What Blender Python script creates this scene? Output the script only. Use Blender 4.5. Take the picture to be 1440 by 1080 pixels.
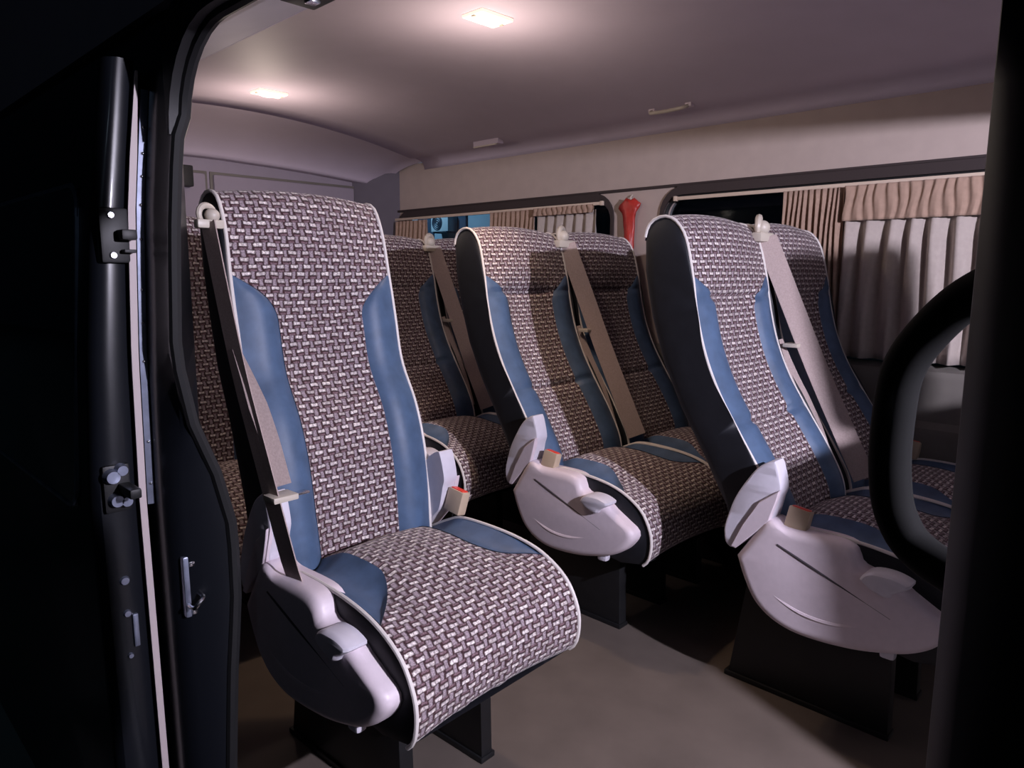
import bpy, bmesh, math, random
from mathutils import Vector, Matrix
from mathutils.geometry import tessellate_polygon

random.seed(7)
for o in list(bpy.data.objects):
    bpy.data.objects.remove(o)
scene = bpy.context.scene
COL = scene.collection

# ------------------------------------------------------------------ camera
CAM = Vector((1.114, -0.770, 1.091))
YAW, PITCH, ROLL, FPX = math.radians(45.768), math.radians(-8.717), math.radians(0.19), 1012.4
fw = Vector((-math.cos(YAW) * math.cos(PITCH), math.sin(YAW) * math.cos(PITCH), math.sin(PITCH)))
rt = fw.cross(Vector((0, 0, 1))).normalized()
up = rt.cross(fw)
rt, up = math.cos(ROLL) * rt + math.sin(ROLL) * up, -math.sin(ROLL) * rt + math.cos(ROLL) * up
cd = bpy.data.cameras.new('camera')
cam = bpy.data.objects.new('camera', cd)
COL.objects.link(cam)
M = Matrix((rt, up, -fw)).transposed().to_4x4()
M.translation = CAM
cam.matrix_world = M
cd.sensor_fit = 'HORIZONTAL'
cd.sensor_width = 36.0
cd.lens = FPX / 1440 * 36
cd.clip_start = 0.02
scene.camera = cam

# ------------------------------------------------------------------ world, view
w = bpy.data.worlds.new('night')
scene.world = w
w.use_nodes = True
bg = w.node_tree.nodes['Background']
bg.inputs[0].default_value = (0.05, 0.09, 0.16, 1)
bg.inputs[1].default_value = 0.012
vs = scene.view_settings
vs.view_transform = 'Standard'
vs.look = 'None'
vs.gamma = 1.0
vs.use_curve_mapping = False
vs.exposure = 0.0

WARM = (1.0, 0.82, 0.69)
COOL = (0.86, 0.82, 1.0)
LAMP_W, SPOT_W, KEY_W = 4.7, 15.0, 300.0
KEY_POS = (2.15, 0.16, 1.48)


def light(name, typ, loc, energy, color, **kw):
    d = bpy.data.lights.new(name, typ)
    d.energy = energy
    d.color = color
    for k, v in kw.items():
        setattr(d, k, v)
    o = bpy.data.objects.new(name, d)
    o.location = loc
    COL.objects.link(o)
    return o


# unseen cool light added for sheen on the door, and one that washes the building across the street
light('unseen_sheen_light', 'POINT', (6.5, -9.0, 5.0), 28, (0.62, 0.78, 1.0), shadow_soft_size=0.25)
light('facade_light', 'POINT', (-24.5, 15.0, 6.5), 1500, (0.45, 0.75, 1.0), shadow_soft_size=0.3)

# ------------------------------------------------------------------ materials


def mat(name, color, rough=0.6, spec=0.5, metal=0.0, noise=0.0, nscale=40.0, bump=0.0, coat=0.0, sheen=0.0, emit=None, estr=0.0):
    m = bpy.data.materials.new(name)
    m.use_nodes = True
    nt = m.node_tree
    b = nt.nodes['Principled BSDF']
    b.inputs['Base Color'].default_value = (*color, 1)
    b.inputs['Roughness'].default_value = rough
    b.inputs['Metallic'].default_value = metal
    b.inputs['Specular IOR Level'].default_value = spec
    b.inputs['Coat Weight'].default_value = coat
    b.inputs['Coat Roughness'].default_value = 0.08
    b.inputs['Sheen Weight'].default_value = sheen
    if emit:
        b.inputs['Emission Color'].default_value = (*emit, 1)
        b.inputs['Emission Strength'].default_value = estr
    if noise or bump:
        tc = nt.nodes.new('ShaderNodeTexCoord')
        n = nt.nodes.new('ShaderNodeTexNoise')
        n.inputs['Scale'].default_value = nscale
        n.inputs['Detail'].default_value = 5
        nt.links.new(tc.outputs['Object'], n.inputs['Vector'])
        if noise:
            r = nt.nodes.new('ShaderNodeMapRange')
            r.inputs[1].default_value = 0.25
            r.inputs[2].default_value = 0.75
            r.inputs[3].default_value = 1 - noise
            r.inputs[4].default_value = 1 + noise
            nt.links.new(n.outputs['Fac'], r.inputs[0])
            mx = nt.nodes.new('ShaderNodeVectorMath')
            mx.operation = 'SCALE'
            mx.inputs[0].default_value = color
            nt.links.new(r.outputs[0], mx.inputs['Scale'])
            nt.links.new(mx.outputs[0], b.inputs['Base Color'])
        if bump:
            bp = nt.nodes.new('ShaderNodeBump')
            bp.inputs['Strength'].default_value = bump
            bp.inputs['Distance'].default_value = 0.004
            nt.links.new(n.outputs['Fac'], bp.inputs['Height'])
            nt.links.new(bp.outputs[0], b.inputs['Normal'])
    return m


def weave_material():
    """coarse basket weave, laid out in metres on the UV map"""
    m = bpy.data.materials.new('woven_fabric')
    m.use_nodes = True
    nt = m.node_tree
    N, L = nt.nodes, nt.links
    b = N['Principled BSDF']
    b.inputs['Roughness'].default_value = 0.85
    b.inputs['Specular IOR Level'].default_value = 0.25
    b.inputs['Sheen Weight'].default_value = 0.15
    uv = N.new('ShaderNodeUVMap')
    uv.uv_map = 'UVMap'
    # slight wobble so the threads are not ruler straight
    wn = N.new('ShaderNodeTexNoise')
    wn.inputs['Scale'].default_value = 60
    L.new(uv.outputs[0], wn.inputs['Vector'])
    wob = N.new('ShaderNodeVectorMath')
    wob.operation = 'MULTIPLY_ADD'
    wob.inputs[1].default_value = (0.0085, 0.0065, 0)
    L.new(wn.outputs['Color'], wob.inputs[0])
    L.new(uv.outputs[0], wob.inputs[2])
    sp = N.new('ShaderNodeSeparateXYZ')
    L.new(wob.outputs[0], sp.inputs[0])

    def mth(op, a, bb=None, c=None):
        n = N.new('ShaderNodeMath')
        n.operation = op
        for i, v in enumerate((a, bb, c)):
            if v is None:
                continue
            if isinstance(v, (int, float)):
                n.inputs[i].default_value = v
            else:
                L.new(v, n.inputs[i])
        return n.outputs[0]

    def band(x, lo, hi, soft):
        """1 inside lo..hi with soft edges"""
        def sm(v, e0, e1):
            r = N.new('ShaderNodeMapRange')
            r.interpolation_type = 'SMOOTHSTEP'
            r.inputs[1].default_value = e0
            r.inputs[2].default_value = e1
            L.new(v, r.inputs[0])
            return r.outputs[0]
        return mth('MULTIPLY', sm(x, lo - soft, lo + soft), mth('SUBTRACT', 1.0, sm(x, hi - soft, hi + soft)))

    P, Q = 0.0330, 0.0158
    u = mth('DIVIDE', sp.outputs[0], P)
    v = mth('DIVIDE', sp.outputs[1], Q)
    row = mth('FLOOR', v)
    par = mth('FLOORED_MODULO', row, 2.0)
    a = mth('FRACT', mth('ADD', mth('MULTIPLY_ADD', par, 0.5, u), 40.0))
    bb = mth('FRACT', mth('ADD', v, 40.0))
    dash = mth('MULTIPLY', band(a, 0.04, 0.60, 0.05), band(bb, 0.48, 0.90, 0.10))
    # two lumps in each dash
    lump = mth('MULTIPLY_ADD', mth('ABSOLUTE', mth('SINE', mth('MULTIPLY', a, math.pi / 0.30))), 0.45, 0.55)
    dash = mth('MULTIPLY', dash, lump)
    cell = N.new('ShaderNodeCombineXYZ')
    L.new(mth('FLOOR', mth('MULTIPLY_ADD', par, 0.5, u)), cell.inputs[0])
    L.new(row, cell.inputs[1])
    wnz = N.new('ShaderNodeTexWhiteNoise')
    wnz.noise_dimensions = '2D'
    L.new(cell.outputs[0], wnz.inputs['Vector'])
    dash = mth('MULTIPLY', dash, mth('MULTIPLY_ADD', wnz.outputs['Value'], 0.5, 0.6))
    stub = mth('MULTIPLY', band(a, 0.66, 0.90, 0.06), band(bb, 0.02, 0.98, 0.10))
    mid = mth('MULTIPLY', band(a, 0.10, 0.55, 0.06), band(bb, 0.00, 0.26, 0.08))
    # thread to thread variation
    fine = N.new('ShaderNodeTexNoise')
    fine.inputs['Scale'].default_value = 330
    fine.inputs['Detail'].default_value = 2
    L.new(uv.outputs[0], fine.inputs['Vector'])
    big = N.new('ShaderNodeTexNoise')
    big.inputs['Scale'].default_value = 70
    L.new(uv.outputs[0], big.inputs['Vector'])
    fr = N.new('ShaderNodeMapRange')
    fr.inputs[1].default_value = 0.3
    fr.inputs[2].default_value = 0.7
    fr.inputs[3].default_value = 0.45
    fr.inputs[4].default_value = 1.25
    L.new(fine.outputs['Fac'], fr.inputs[0])

    def mix(f, c1, c2):
        n = N.new('ShaderNodeMix')
        n.data_type = 'RGBA'
        if isinstance(f, (int, float)):
            n.inputs[0].default_value = f
        else:
            L.new(f, n.inputs[0])
        for i, c in ((6, c1), (7, c2)):
            if isinstance(c, tuple):
                n.inputs[i].default_value = (*c, 1)
            else:
                L.new(c, n.inputs[i])
        return n.outputs[2]
    ground = mix(big.outputs['Fac'], (0.014, 0.008, 0.014), (0.085, 0.030, 0.030))
    pale = mix(big.outputs['Fac'], (0.85, 0.76, 0.80), (1.0, 0.90, 0.80))
    c = mix(mth('MULTIPLY', mid, 0.9), ground, (0.23, 0.145, 0.165))
    c = mix(mth('MULTIPLY', stub, 0.72), c, (0.50, 0.41, 0.45))
    c = mix(dash, c, pale)
    sc = N.new('ShaderNodeVectorMath')
    sc.operation = 'SCALE'
    L.new(c, sc.inputs[0])
    L.new(fr.outputs[0], sc.inputs['Scale'])
    L.new(sc.outputs[0], b.inputs['Base Color'])
    h = mth('ADD', mth('MULTIPLY', dash, 1.0), mth('MULTIPLY', stub, 0.7))
    bp = N.new('ShaderNodeBump')
    bp.inputs['Strength'].default_value = 0.55
    bp.inputs['Distance'].default_value = 0.003
    L.new(h, bp.inputs['Height'])
    L.new(bp.outputs[0], b.inputs['Normal'])
    return m


MT = {}
MT['weave'] = weave_material()
MT['blue'] = mat('blue_vinyl', (0.068, 0.114, 0.200), 0.5, 0.4, noise=0.22, nscale=22, bump=0.15)
MT['black_vinyl'] = mat('black_vinyl', (0.011, 0.012, 0.016), 0.55, 0.35, noise=0.2, nscale=30, bump=0.1)
MT['piping'] = mat('cream_piping', (0.72, 0.67, 0.64), 0.5)
MT['lilac'] = mat('lilac_grey_plastic', (0.70, 0.605, 0.655), 0.42, 0.4, noise=0.04, nscale=60, bump=0.04)
MT['lilac2'] = mat('pale_grey_plastic', (0.63, 0.60, 0.67), 0.42, 0.4, noise=0.04, nscale=60, bump=0.04)
MT['groove'] = mat('groove_dark', (0.05, 0.042, 0.05), 0.7)
MT['steel'] = mat('black_painted_steel', (0.008, 0.008, 0.009), 0.5, 0.4, noise=0.2, nscale=25)
MT['buckle'] = mat('beige_buckle_plastic', (0.50, 0.39, 0.28), 0.4)
MT['red'] = mat('red_plastic', (0.75, 0.055, 0.035), 0.35)
MT['belt'] = mat('tan_webbing', (0.40, 0.315, 0.295), 0.75, 0.3, noise=0.12, nscale=220, bump=0.2)
MT['guide'] = mat('ivory_plastic', (0.56, 0.50, 0.42), 0.4)
MT['chrome'] = mat('chrome', (0.75, 0.75, 0.78), 0.2, metal=1.0)
MT['headliner'] = mat('headliner_vinyl', (0.55, 0.475, 0.565), 0.62, 0.45, noise=0.03, nscale=9, bump=0.05)
MT['wall'] = mat('wall_trim_fabric', (0.46, 0.375, 0.335), 0.8, 0.3, noise=0.05, nscale=14, bump=0.06)
MT['lower'] = mat('lower_trim_plastic', (0.16, 0.145, 0.13), 0.7, 0.3, noise=0.06, nscale=20, bump=0.05)
MT['lining_pale'] = mat('pale_header_lining', (0.80, 0.73, 0.76), 0.6, 0.3, noise=0.03, nscale=12)
MT['rear_trim'] = mat('rear_trim_panel', (0.29, 0.25, 0.30), 0.7, 0.3, noise=0.04, nscale=12)
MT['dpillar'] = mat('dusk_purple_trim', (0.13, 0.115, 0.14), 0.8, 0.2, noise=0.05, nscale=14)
MT['handle_black'] = mat('matte_black_grip', (0.006, 0.006, 0.006), 0.85, 0.12)
MT['trim_and_shade'] = mat('brown_trim_and_recess_shade', (0.035, 0.024, 0.024), 0.7)  # seam and window surrounds, with recess shadow painted in above the glass
MT['rubber'] = mat('black_rubber', (0.010, 0.010, 0.011), 0.55)
MT['floor'] = mat('vinyl_floor', (0.125, 0.10, 0.086), 0.7, 0.3, noise=0.16, nscale=7, bump=0.08)
MT['paint'] = mat('black_car_paint', (0.006, 0.007, 0.010), 0.32, 0.5, coat=0.25)
MT['curtain'] = mat('tan_curtain_cloth', (0.36, 0.245, 0.185), 0.85, 0.2, noise=0.1, nscale=60, bump=0.1, sheen=0.2)
MT['lining'] = mat('pale_curtain_cloth', (0.42, 0.36, 0.325), 0.85, 0.2, noise=0.06, nscale=60, bump=0.1, sheen=0.2)
MT['rail'] = mat('cream_rail', (0.62, 0.50, 0.40), 0.45)
MT['bag'] = mat('red_plastic_bag', (0.42, 0.03, 0.022), 0.4, 0.5, noise=0.15, nscale=40, bump=0.3)
MT['seal'] = mat('lilac_rubber_seal', (0.52, 0.44, 0.44), 0.6)
MT['galv'] = mat('bluish_metal', (0.42, 0.46, 0.60), 0.30, metal=0.85, noise=0.25, nscale=35)
MT['asphalt'] = mat('asphalt', (0.04, 0.04, 0.042), 0.9, noise=0.2, nscale=4)
MT['facade'] = mat('pale_facade', (0.45, 0.55, 0.62), 0.8, noise=0.08, nscale=1.5)
MT['facade_dark'] = mat('dark_facade', (0.05, 0.08, 0.13), 0.7)
MT['white'] = mat('white_enamel', (0.75, 0.78, 0.8), 0.4)
MT['lens'] = mat('lamp_lens', (0.9, 0.85, 0.8), 0.3, emit=(1.0, 0.88, 0.76), estr=3.0)
MT['lens_soft'] = mat('lamp_lens_edge', (0.9, 0.82, 0.75), 0.35, emit=(1.0, 0.78, 0.6), estr=0.9)
MT['cablens'] = mat('cab_lamp_lens', (0.03, 0.03, 0.03), 0.3, emit=COOL, estr=9.0)


def glass_material():
    m = bpy.data.materials.new('tinted_glass')
    m.use_nodes = True
    nt = m.node_tree
    out = nt.nodes['Material Output']
    nt.nodes.remove(nt.nodes['Principled BSDF'])
    t = nt.nodes.new('ShaderNodeBsdfTransparent')
    t.inputs[0].default_value = (0.72, 0.78, 0.82, 1)
    g = nt.nodes.new('ShaderNodeBsdfGlossy')
    g.inputs['Roughness'].default_value = 0.03
    lw = nt.nodes.new('ShaderNodeLayerWeight')
    lw.inputs[0].default_value = 0.5
    pw = nt.nodes.new('ShaderNodeMath')
    pw.operation = 'POWER'
    pw.inputs[1].default_value = 4.0
    nt.links.new(lw.outputs['Facing'], pw.inputs[0])
    f = nt.nodes.new('ShaderNodeMath')
    f.operation = 'MULTIPLY_ADD'
    f.inputs[1].default_value = 0.7
    f.inputs[2].default_value = 0.03
    nt.links.new(pw.outputs[0], f.inputs[0])
    mx = nt.nodes.new('ShaderNodeMixShader')
    nt.links.new(f.outputs[0], mx.inputs[0])
    nt.links.new(t.outputs[0], mx.inputs[1])
    nt.links.new(g.outputs[0], mx.inputs[2])
    nt.links.new(mx.outputs[0], out.inputs[0])
    return m


MT['glass'] = glass_material()

# ------------------------------------------------------------------ mesh helpers


def mk(name, verts, faces, m, parent=None, uvs=None, smooth=True, angle=None):
    me = bpy.data.meshes.new(name)
    me.from_pydata([tuple(v) for v in verts], [], faces)
    me.materials.append(MT[m])
    if uvs:
        l = me.uv_layers.new(name='UVMap')
        for lp in me.loops:
            l.data[lp.index].uv = uvs[lp.vertex_index]
    bm = bmesh.new()
    bm.from_mesh(me)
    bmesh.ops.recalc_face_normals(bm, faces=bm.faces) if uvs is None else None
    bm.to_mesh(me)
    bm.free()
    for p in me.polygons:
        p.use_smooth = smooth
    if smooth and angle:
        me.set_sharp_from_angle(angle=math.radians(angle))
    o = bpy.data.objects.new(name, me)
    COL.objects.link(o)
    if parent:
        o.parent = parent
    return o


class MB:
    """collects pieces of one part"""
    def __init__(s):
        s.v, s.f = [], []

    def add(s, v, f):
        n = len(s.v)
        s.v += [tuple(q) for q in v]
        s.f += [tuple(i + n for i in q) for q in f]
        return s

    def bm(s, b):
        b.verts.index_update()
        return s.add([q.co for q in b.verts], [[x.index for x in f.verts] for f in b.faces])

    def build(s, name, m, parent=None, smooth=True, angle=35):
        return mk(name, s.v, s.f, m, parent, None, smooth, angle)


def box_bm(x0, x1, y0, y1, z0, z1, bev=0.004, seg=2, rot=None):
    b = bmesh.new()
    bmesh.ops.create_cube(b, size=1)
    for v in b.verts:
        v.co = Vector(((v.co.x + .5) * (x1 - x0) + x0, (v.co.y + .5) * (y1 - y0) + y0, (v.co.z + .5) * (z1 - z0) + z0))
    if bev:
        bmesh.ops.bevel(b, geom=b.edges[:], offset=bev, segments=seg, affect='EDGES', profile=0.6)
    if rot is not None:
        c = Vector(((x0 + x1) / 2, (y0 + y1) / 2, (z0 + z1) / 2))
        for v in b.verts:
            v.co = rot @ (v.co - c) + c
    return b


def box(name, x0, x1, y0, y1, z0, z1, m, parent=None, bev=0.004, rot=None):
    return MB().bm(box_bm(x0, x1, y0, y1, z0, z1, bev, 2, rot)).build(name, m, parent)


def catmull(pts, n):
    """resample a polyline smoothly, uniform by arc length"""
    P = [Vector(p) for p in pts]
    P = [P[0] * 2 - P[1]] + P + [P[-1] * 2 - P[-2]]
    out = []
    for i in range(1, len(P) - 2):
        for k in range(12):
            t = k / 12
            a, b, c, d = P[i - 1], P[i], P[i + 1], P[i + 2]
            out.append(0.5 * ((2 * b) + (c - a) * t + (2 * a - 5 * b + 4 * c - d) * t * t + (3 * b - a - 3 * c + d) * t ** 3))
    out.append(P[-2])
    L = [0]
    for i in range(1, len(out)):
        L.append(L[-1] + (out[i] - out[i - 1]).length)
    res, j = [], 0
    for k in range(n):
        s = L[-1] * k / (n - 1)
        while j < len(L) - 2 and L[j + 1] < s:
            j += 1
        f = (s - L[j]) / max(1e-9, L[j + 1] - L[j])
        res.append(out[j].lerp(out[j + 1], f))
    return res, L[-1]


def tube(mb, pts, r, seg=8, cap=True):
    pts = [Vector(p) for p in pts]
    n = len(pts)
    V, F = [], []
    ref = None
    for i, p in enumerate(pts):
        t = (pts[min(i + 1, n - 1)] - pts[max(i - 1, 0)]).normalized()
        if ref is None:
            ref = t.orthogonal().normalized()
        ref = (ref - t * ref.dot(t)).normalized()
        b = t.cross(ref)
        rr = r[i] if isinstance(r, (list, tuple)) else r
        for k in range(seg):
            a = 2 * math.pi * k / seg
            V.append(p + (ref * math.cos(a) + b * math.sin(a)) * rr)
    for i in range(n - 1):
        for k in range(seg):
            k2 = (k + 1) % seg
            F.append((i * seg + k, i * seg + k2, (i + 1) * seg + k2, (i + 1) * seg + k))
    if cap:
        F.append(tuple(range(seg))[::-1])
        F.append(tuple((n - 1) * seg + k for k in range(seg)))
    return mb.add(V, F)


def strap(mb, pts, wdirs, width, th=0.0025):
    """flat webbing along pts; wdirs one width vector for each point"""
    pts = [Vector(p) for p in pts]
    n = len(pts)
    V, F = [], []
    for i, p in enumerate(pts):
        t = (pts[min(i + 1, n - 1)] - pts[max(i - 1, 0)]).normalized()
        wv = Vector(wdirs[i])
        wv = (wv - t * wv.dot(t)).normalized()
        nn = t.cross(wv)
        ww = width[i] if isinstance(width, (list, tuple)) else width
        for a, b in ((-1, -1), (1, -1), (1, 1), (-1, 1)):
            V.append(p + wv * (a * ww / 2) + nn * (b * th / 2))
    for i in range(n - 1):
        for k in range(4):
            k2 = (k + 1) % 4
            F.append((i * 4 + k, i * 4 + k2, (i + 1) * 4 + k2, (i + 1) * 4 + k))
    F += [(3, 2, 1, 0), tuple((n - 1) * 4 + k for k in range(4))]
    return mb.add(V, F)


def dome_plate(mb, poly, y0, y1, inset=0.02, bulge=0.01, steps=3):
    """polygon in xz extruded from y0 to y1, with a rounded rim and a domed outer face at y1"""
    n = len(poly)
    cx = sum(p[0] for p in poly) / n
    cz = sum(p[1] for p in poly) / n
    sgn = 1 if y1 > y0 else -1
    rings = [[(p[0], y0, p[1]) for p in poly]]
    ymain = y1 - sgn * bulge
    for k in range(steps + 1):
        a = k / steps * math.pi / 2
        off = inset * (1 - math.cos(a))
        yy = ymain + sgn * bulge * math.sin(a)
        ring = []
        for p in poly:
            d = math.hypot(cx - p[0], cz - p[1])
            f = min(0.9, off / max(d, 1e-6))
            ring.append((p[0] + (cx - p[0]) * f, yy, p[1] + (cz - p[1]) * f))
        rings.append(ring)
    V = [v for r in rings for v in r]
    F = []
    for r in range(len(rings) - 1):
        for k in range(n):
            k2 = (k + 1) % n
            F.append((r * n + k, r * n + k2, (r + 1) * n + k2, (r + 1) * n + k))
    base = (len(rings) - 1) * n
    tri = tessellate_polygon([[Vector((p[0], p[2], 0)) for p in rings[-1]]])
    F += [tuple(base + i for i in t) for t in tri]
    F += [tuple(i for i in t) for t in tessellate_polygon([[Vector((p[0], p[2], 0)) for p in rings[0]]])]
    return mb.add(V, F)


def rrect(x0, x1, z0, z1, r, n=7):
    pts = []
    for cx, cz, a0 in ((x1 - r, z1 - r, 0), (x0 + r, z1 - r, 90), (x0 + r, z0 + r, 180), (x1 - r, z0 + r, 270)):
        for k in range(n):
            a = math.radians(a0 + 90 * k / (n - 1))
            pts.append((cx + r * math.cos(a), cz + r * math.sin(a)))
    return pts


def wall_plate(name, outer, holes, y0, y1, m, parent=None):
    """plate in the xz plane between y0 and y1 with holes"""
    loops = [outer] + holes
    flat = [p for l in loops for p in l]
    N = len(flat)
    tri = tessellate_polygon([[Vector((p[0], p[1], 0)) for p in l] for l in loops])
    V = [(p[0], y0, p[1]) for p in flat] + [(p[0], y1, p[1]) for p in flat]
    F = [tuple(t) for t in tri] + [tuple(i + N for i in t)[::-1] for t in tri]
    s = 0
    for l in loops:
        n = len(l)
        for k in range(n):
            a, b = s + k, s + (k + 1) % n
            F.append((a, b, b + N, a + N))
        s += n
    return mk(name, V, F, m, parent, None, True, 30)


def tag(o, label, cat, group=None):
    o['label'] = label
    o['category'] = cat
    if group:
        o['group'] = group
    return o


def struct(o, label=None):
    o['kind'] = 'structure'
    if label:
        o['label'] = label
    return o


def empty(name, loc=(0, 0, 0), rz=0.0):
    o = bpy.data.objects.new(name, None)
    o.location = loc
    o.rotation_euler.z = rz
    o.empty_display_size = 0.1
    COL.objects.link(o)
    return o


def copy_tree(o, parent=None):
    c = o.copy()
    COL.objects.link(c)
    c.parent = parent
    for k in list(o.children):
        copy_tree(k, c)
    return c


# ================================================================== the van shell
XR, XF = -2.55, 2.60          # rear and front ends
YL, YD = 1.85, -0.07          # inner face of the far wall, inner face above the sliding door
ZC = 1.80

floor = struct(box('floor', XR, XF, -0.17, YL + 0.05, -0.05, 0.0, 'floor', bev=0))
# aluminium edge of the door step
struct(box('trim_1', -0.2, 1.0, -0.20, -0.165, -0.06, 0.004, 'steel', bev=0.002))
struct(box('ground', -60, 30, -30, 45, -0.72, -0.62, 'asphalt', bev=0))

# far wall with two rounded windows
W1 = rrect(-0.565, 1.00, 0.79, 1.408, 0.085)
W2 = rrect(-2.36, -0.828, 0.79, 1.408, 0.085)
outer = [(XR, 0), (XF, 0), (XF, 1.70), (XR, 1.70)]
struct(wall_plate('wall_left', outer, [W1, W2], YL, YL + 0.06, 'wall'))
struct(box('trim_2', XR, XF, YL - 0.012, YL + 0.002, 1.440, 1.452, 'trim_and_shade', bev=0.003))
# dark brown surrounds; the deeper strip above the glass paints in recess shadow
for nm, (a, b), hole in (('trim_3', (-0.578, 1.013), W1), ('trim_4', (-2.373, -0.815), W2)):
    struct(wall_plate(nm, rrect(a, b, 0.78, 1.444, 0.11), [hole], YL - 0.012, YL + 0.001, 'trim_and_shade'))
# lower trim with a ledge under the windows
mb = MB()
prof = [(YL - 0.002, 0.80), (YL - 0.045, 0.785), (YL - 0.055, 0.76), (YL - 0.04, 0.70), (YL - 0.035, 0.62), (YL - 0.06, 0.60), (YL - 0.065, 0.57), (YL - 0.03, 0.45), (YL - 0.02, 0.0)]
V, F = [], []
for x in (XR, 1.15):
    V += [(x, y, z) for y, z in prof]
n = len(prof)
for k in range(n - 1):
    F.append((k, k + 1, n + k + 1, n + k))
mb.add(V, F)
struct(mb.build('trim_5', 'lower', angle=40))
for i, loop in enumerate((W1, W2)):
    wn = empty('window_%d' % (i + 1))
    wn['kind'] = 'structure'
    fm = MB()
    pts = [(p[0], YL + 0.012, p[1]) for p in loop]
    tube(fm, pts + pts[:2], 0.011, 8)
    fm.build('window_frame', 'rubber', wn)
    pane = MB()
    wall = [(p[0], p[1]) for p in loop]
    nn = len(wall)
    pane.add([(p[0], YL + 0.045, p[1]) for p in wall] + [(p[0], YL + 0.050, p[1]) for p in wall],
             [tuple(range(nn)), tuple(range(nn, 2 * nn))[::-1]] + [(k, (k + 1) % nn, nn + (k + 1) % nn, nn + k) for k in range(nn)])
    pane.build('pane', 'glass', wn, smooth=False)
    # vertical bar of the sliding pane
    xb = 0.10 if i == 0 else -1.45
    box('window_bar', xb, xb + 0.03, YL + 0.03, YL + 0.045, 0.80, 1.40, 'rubber', wn, bev=0.002)

# ceiling: cove on both sides, slight crown
def ceil_z(y):
    return 1.815 - 0.095 * (abs(y - 0.80) / 0.9) ** 2


prof = [(YL, 1.66), (YL - 0.004, 1.68), (YL - 0.016, 1.697), (YL - 0.036, 1.706), (YL - 0.065, 1.713)]
for k in range(25):
    y = 1.75 - k * (1.75 - 0.0) / 24
    prof.append((y, ceil_z(y)))
prof += [(-0.03, 1.722), (-0.052, 1.705), (-0.064, 1.68), (YD, 1.64), (YD, 1.54)]
V, F = [], []
xs = [-2.12 + i * (1.9 + 2.12) / 24 for i in range(25)]
for x in xs:
    for y, z in prof:
        V.append((x, y, z))
n = len(prof)
for i in range(24):
    for k in range(n - 1):
        F.append((i * n + k, i * n + k + 1, (i + 1) * n + k + 1, (i + 1) * n + k))
ceiling = struct(mk('ceiling', V, F, 'headliner', None, None, True, 50))
md = ceiling.modifiers.new('thick', 'SOLIDIFY')
md.thickness = 0.02
md.offset = 1

# rear: rolled header, recess line, door trim
V, F = [], []
pr = [(0.0, 0.0), (0.04, 0.001), (0.08, 0.005), (0.13, 0.014), (0.20, 0.038), (0.28, 0.080), (0.335, 0.125), (0.355, 0.150), (0.362, 0.163), (0.385, 0.166), (0.430, 0.166)]
ys = [p for p in prof[2:-1]]
for y, z in ys:
    for dx, dz in pr:
        V.append((-2.12 - dx, y, min(z, 1.70 + (z - 1.70)) - dz * (0.35 + 0.65 * min(1.0, max(0.0, (z - 1.62) / 0.19)))))
n = len(pr)
for i in range(len(ys) - 1):
    for k in range(n - 1):
        F.append((i * n + k, i * n + k + 1, (i + 1) * n + k + 1, (i + 1) * n + k))
struct(mk('trim_6', V, F, 'headliner', None, None, True, 60))
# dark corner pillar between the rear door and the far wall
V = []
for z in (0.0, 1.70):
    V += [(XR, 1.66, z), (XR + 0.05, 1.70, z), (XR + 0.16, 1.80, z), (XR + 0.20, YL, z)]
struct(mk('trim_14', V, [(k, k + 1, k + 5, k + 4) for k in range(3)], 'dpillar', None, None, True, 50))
struct(box('wall_rear', XR - 0.06, XR, -0.2, YL + 0.06, -0.05, 1.83, 'rear_trim', bev=0))
# rear door trims, left and right leaf, with a dark joint round them
rd = struct(empty('door_1'))
box('door_panel', XR, XR + 0.022, 0.84, 1.66, 0.05, 1.575, 'rear_trim', rd, bev=0.012)
box('door_seal', XR, XR + 0.008, 0.826, 1.674, 0.03, 1.588, 'lower', rd, bev=0.003)
rd2 = struct(empty('door_2'))
box('door_panel', XR, XR + 0.022, -0.06, 0.80, 0.05, 1.575, 'rear_trim', rd2, bev=0.012)
box('door_seal', XR, XR + 0.008, -0.076, 0.813, 0.03, 1.588, 'lower', rd2, bev=0.003)
tag(box('door_latch', XR + 0.022, XR + 0.075, 0.60, 0.72, 1.50, 1.60, 'rubber', bev=0.008),
    'small black latch box at the top of the rear door trim', 'latch')

# ---- near side body: skin with the sliding door opening; y of the skin follows the body curve


def skin_y(z):
    T = [(-0.7, -0.30), (0.1, -0.318), (0.67, -0.322), (0.94, -0.317), (1.2, -0.304), (1.44, -0.279), (1.6, -0.245), (1.86, -0.15)]
    for (a, b), (c, d) in zip(T, T[1:]):
        if z <= c:
            return b + (d - b) * max(0, (z - a) / (c - a))
    return T[-1][1]


def interp(T, z):
    if z <= T[0][0]:
        return T[0][1]
    for (a, b), (c, d) in zip(T, T[1:]):
        if z <= c:
            return b + (d - b) * (z - a) / (c - a)
    return T[-1][1]


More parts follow.
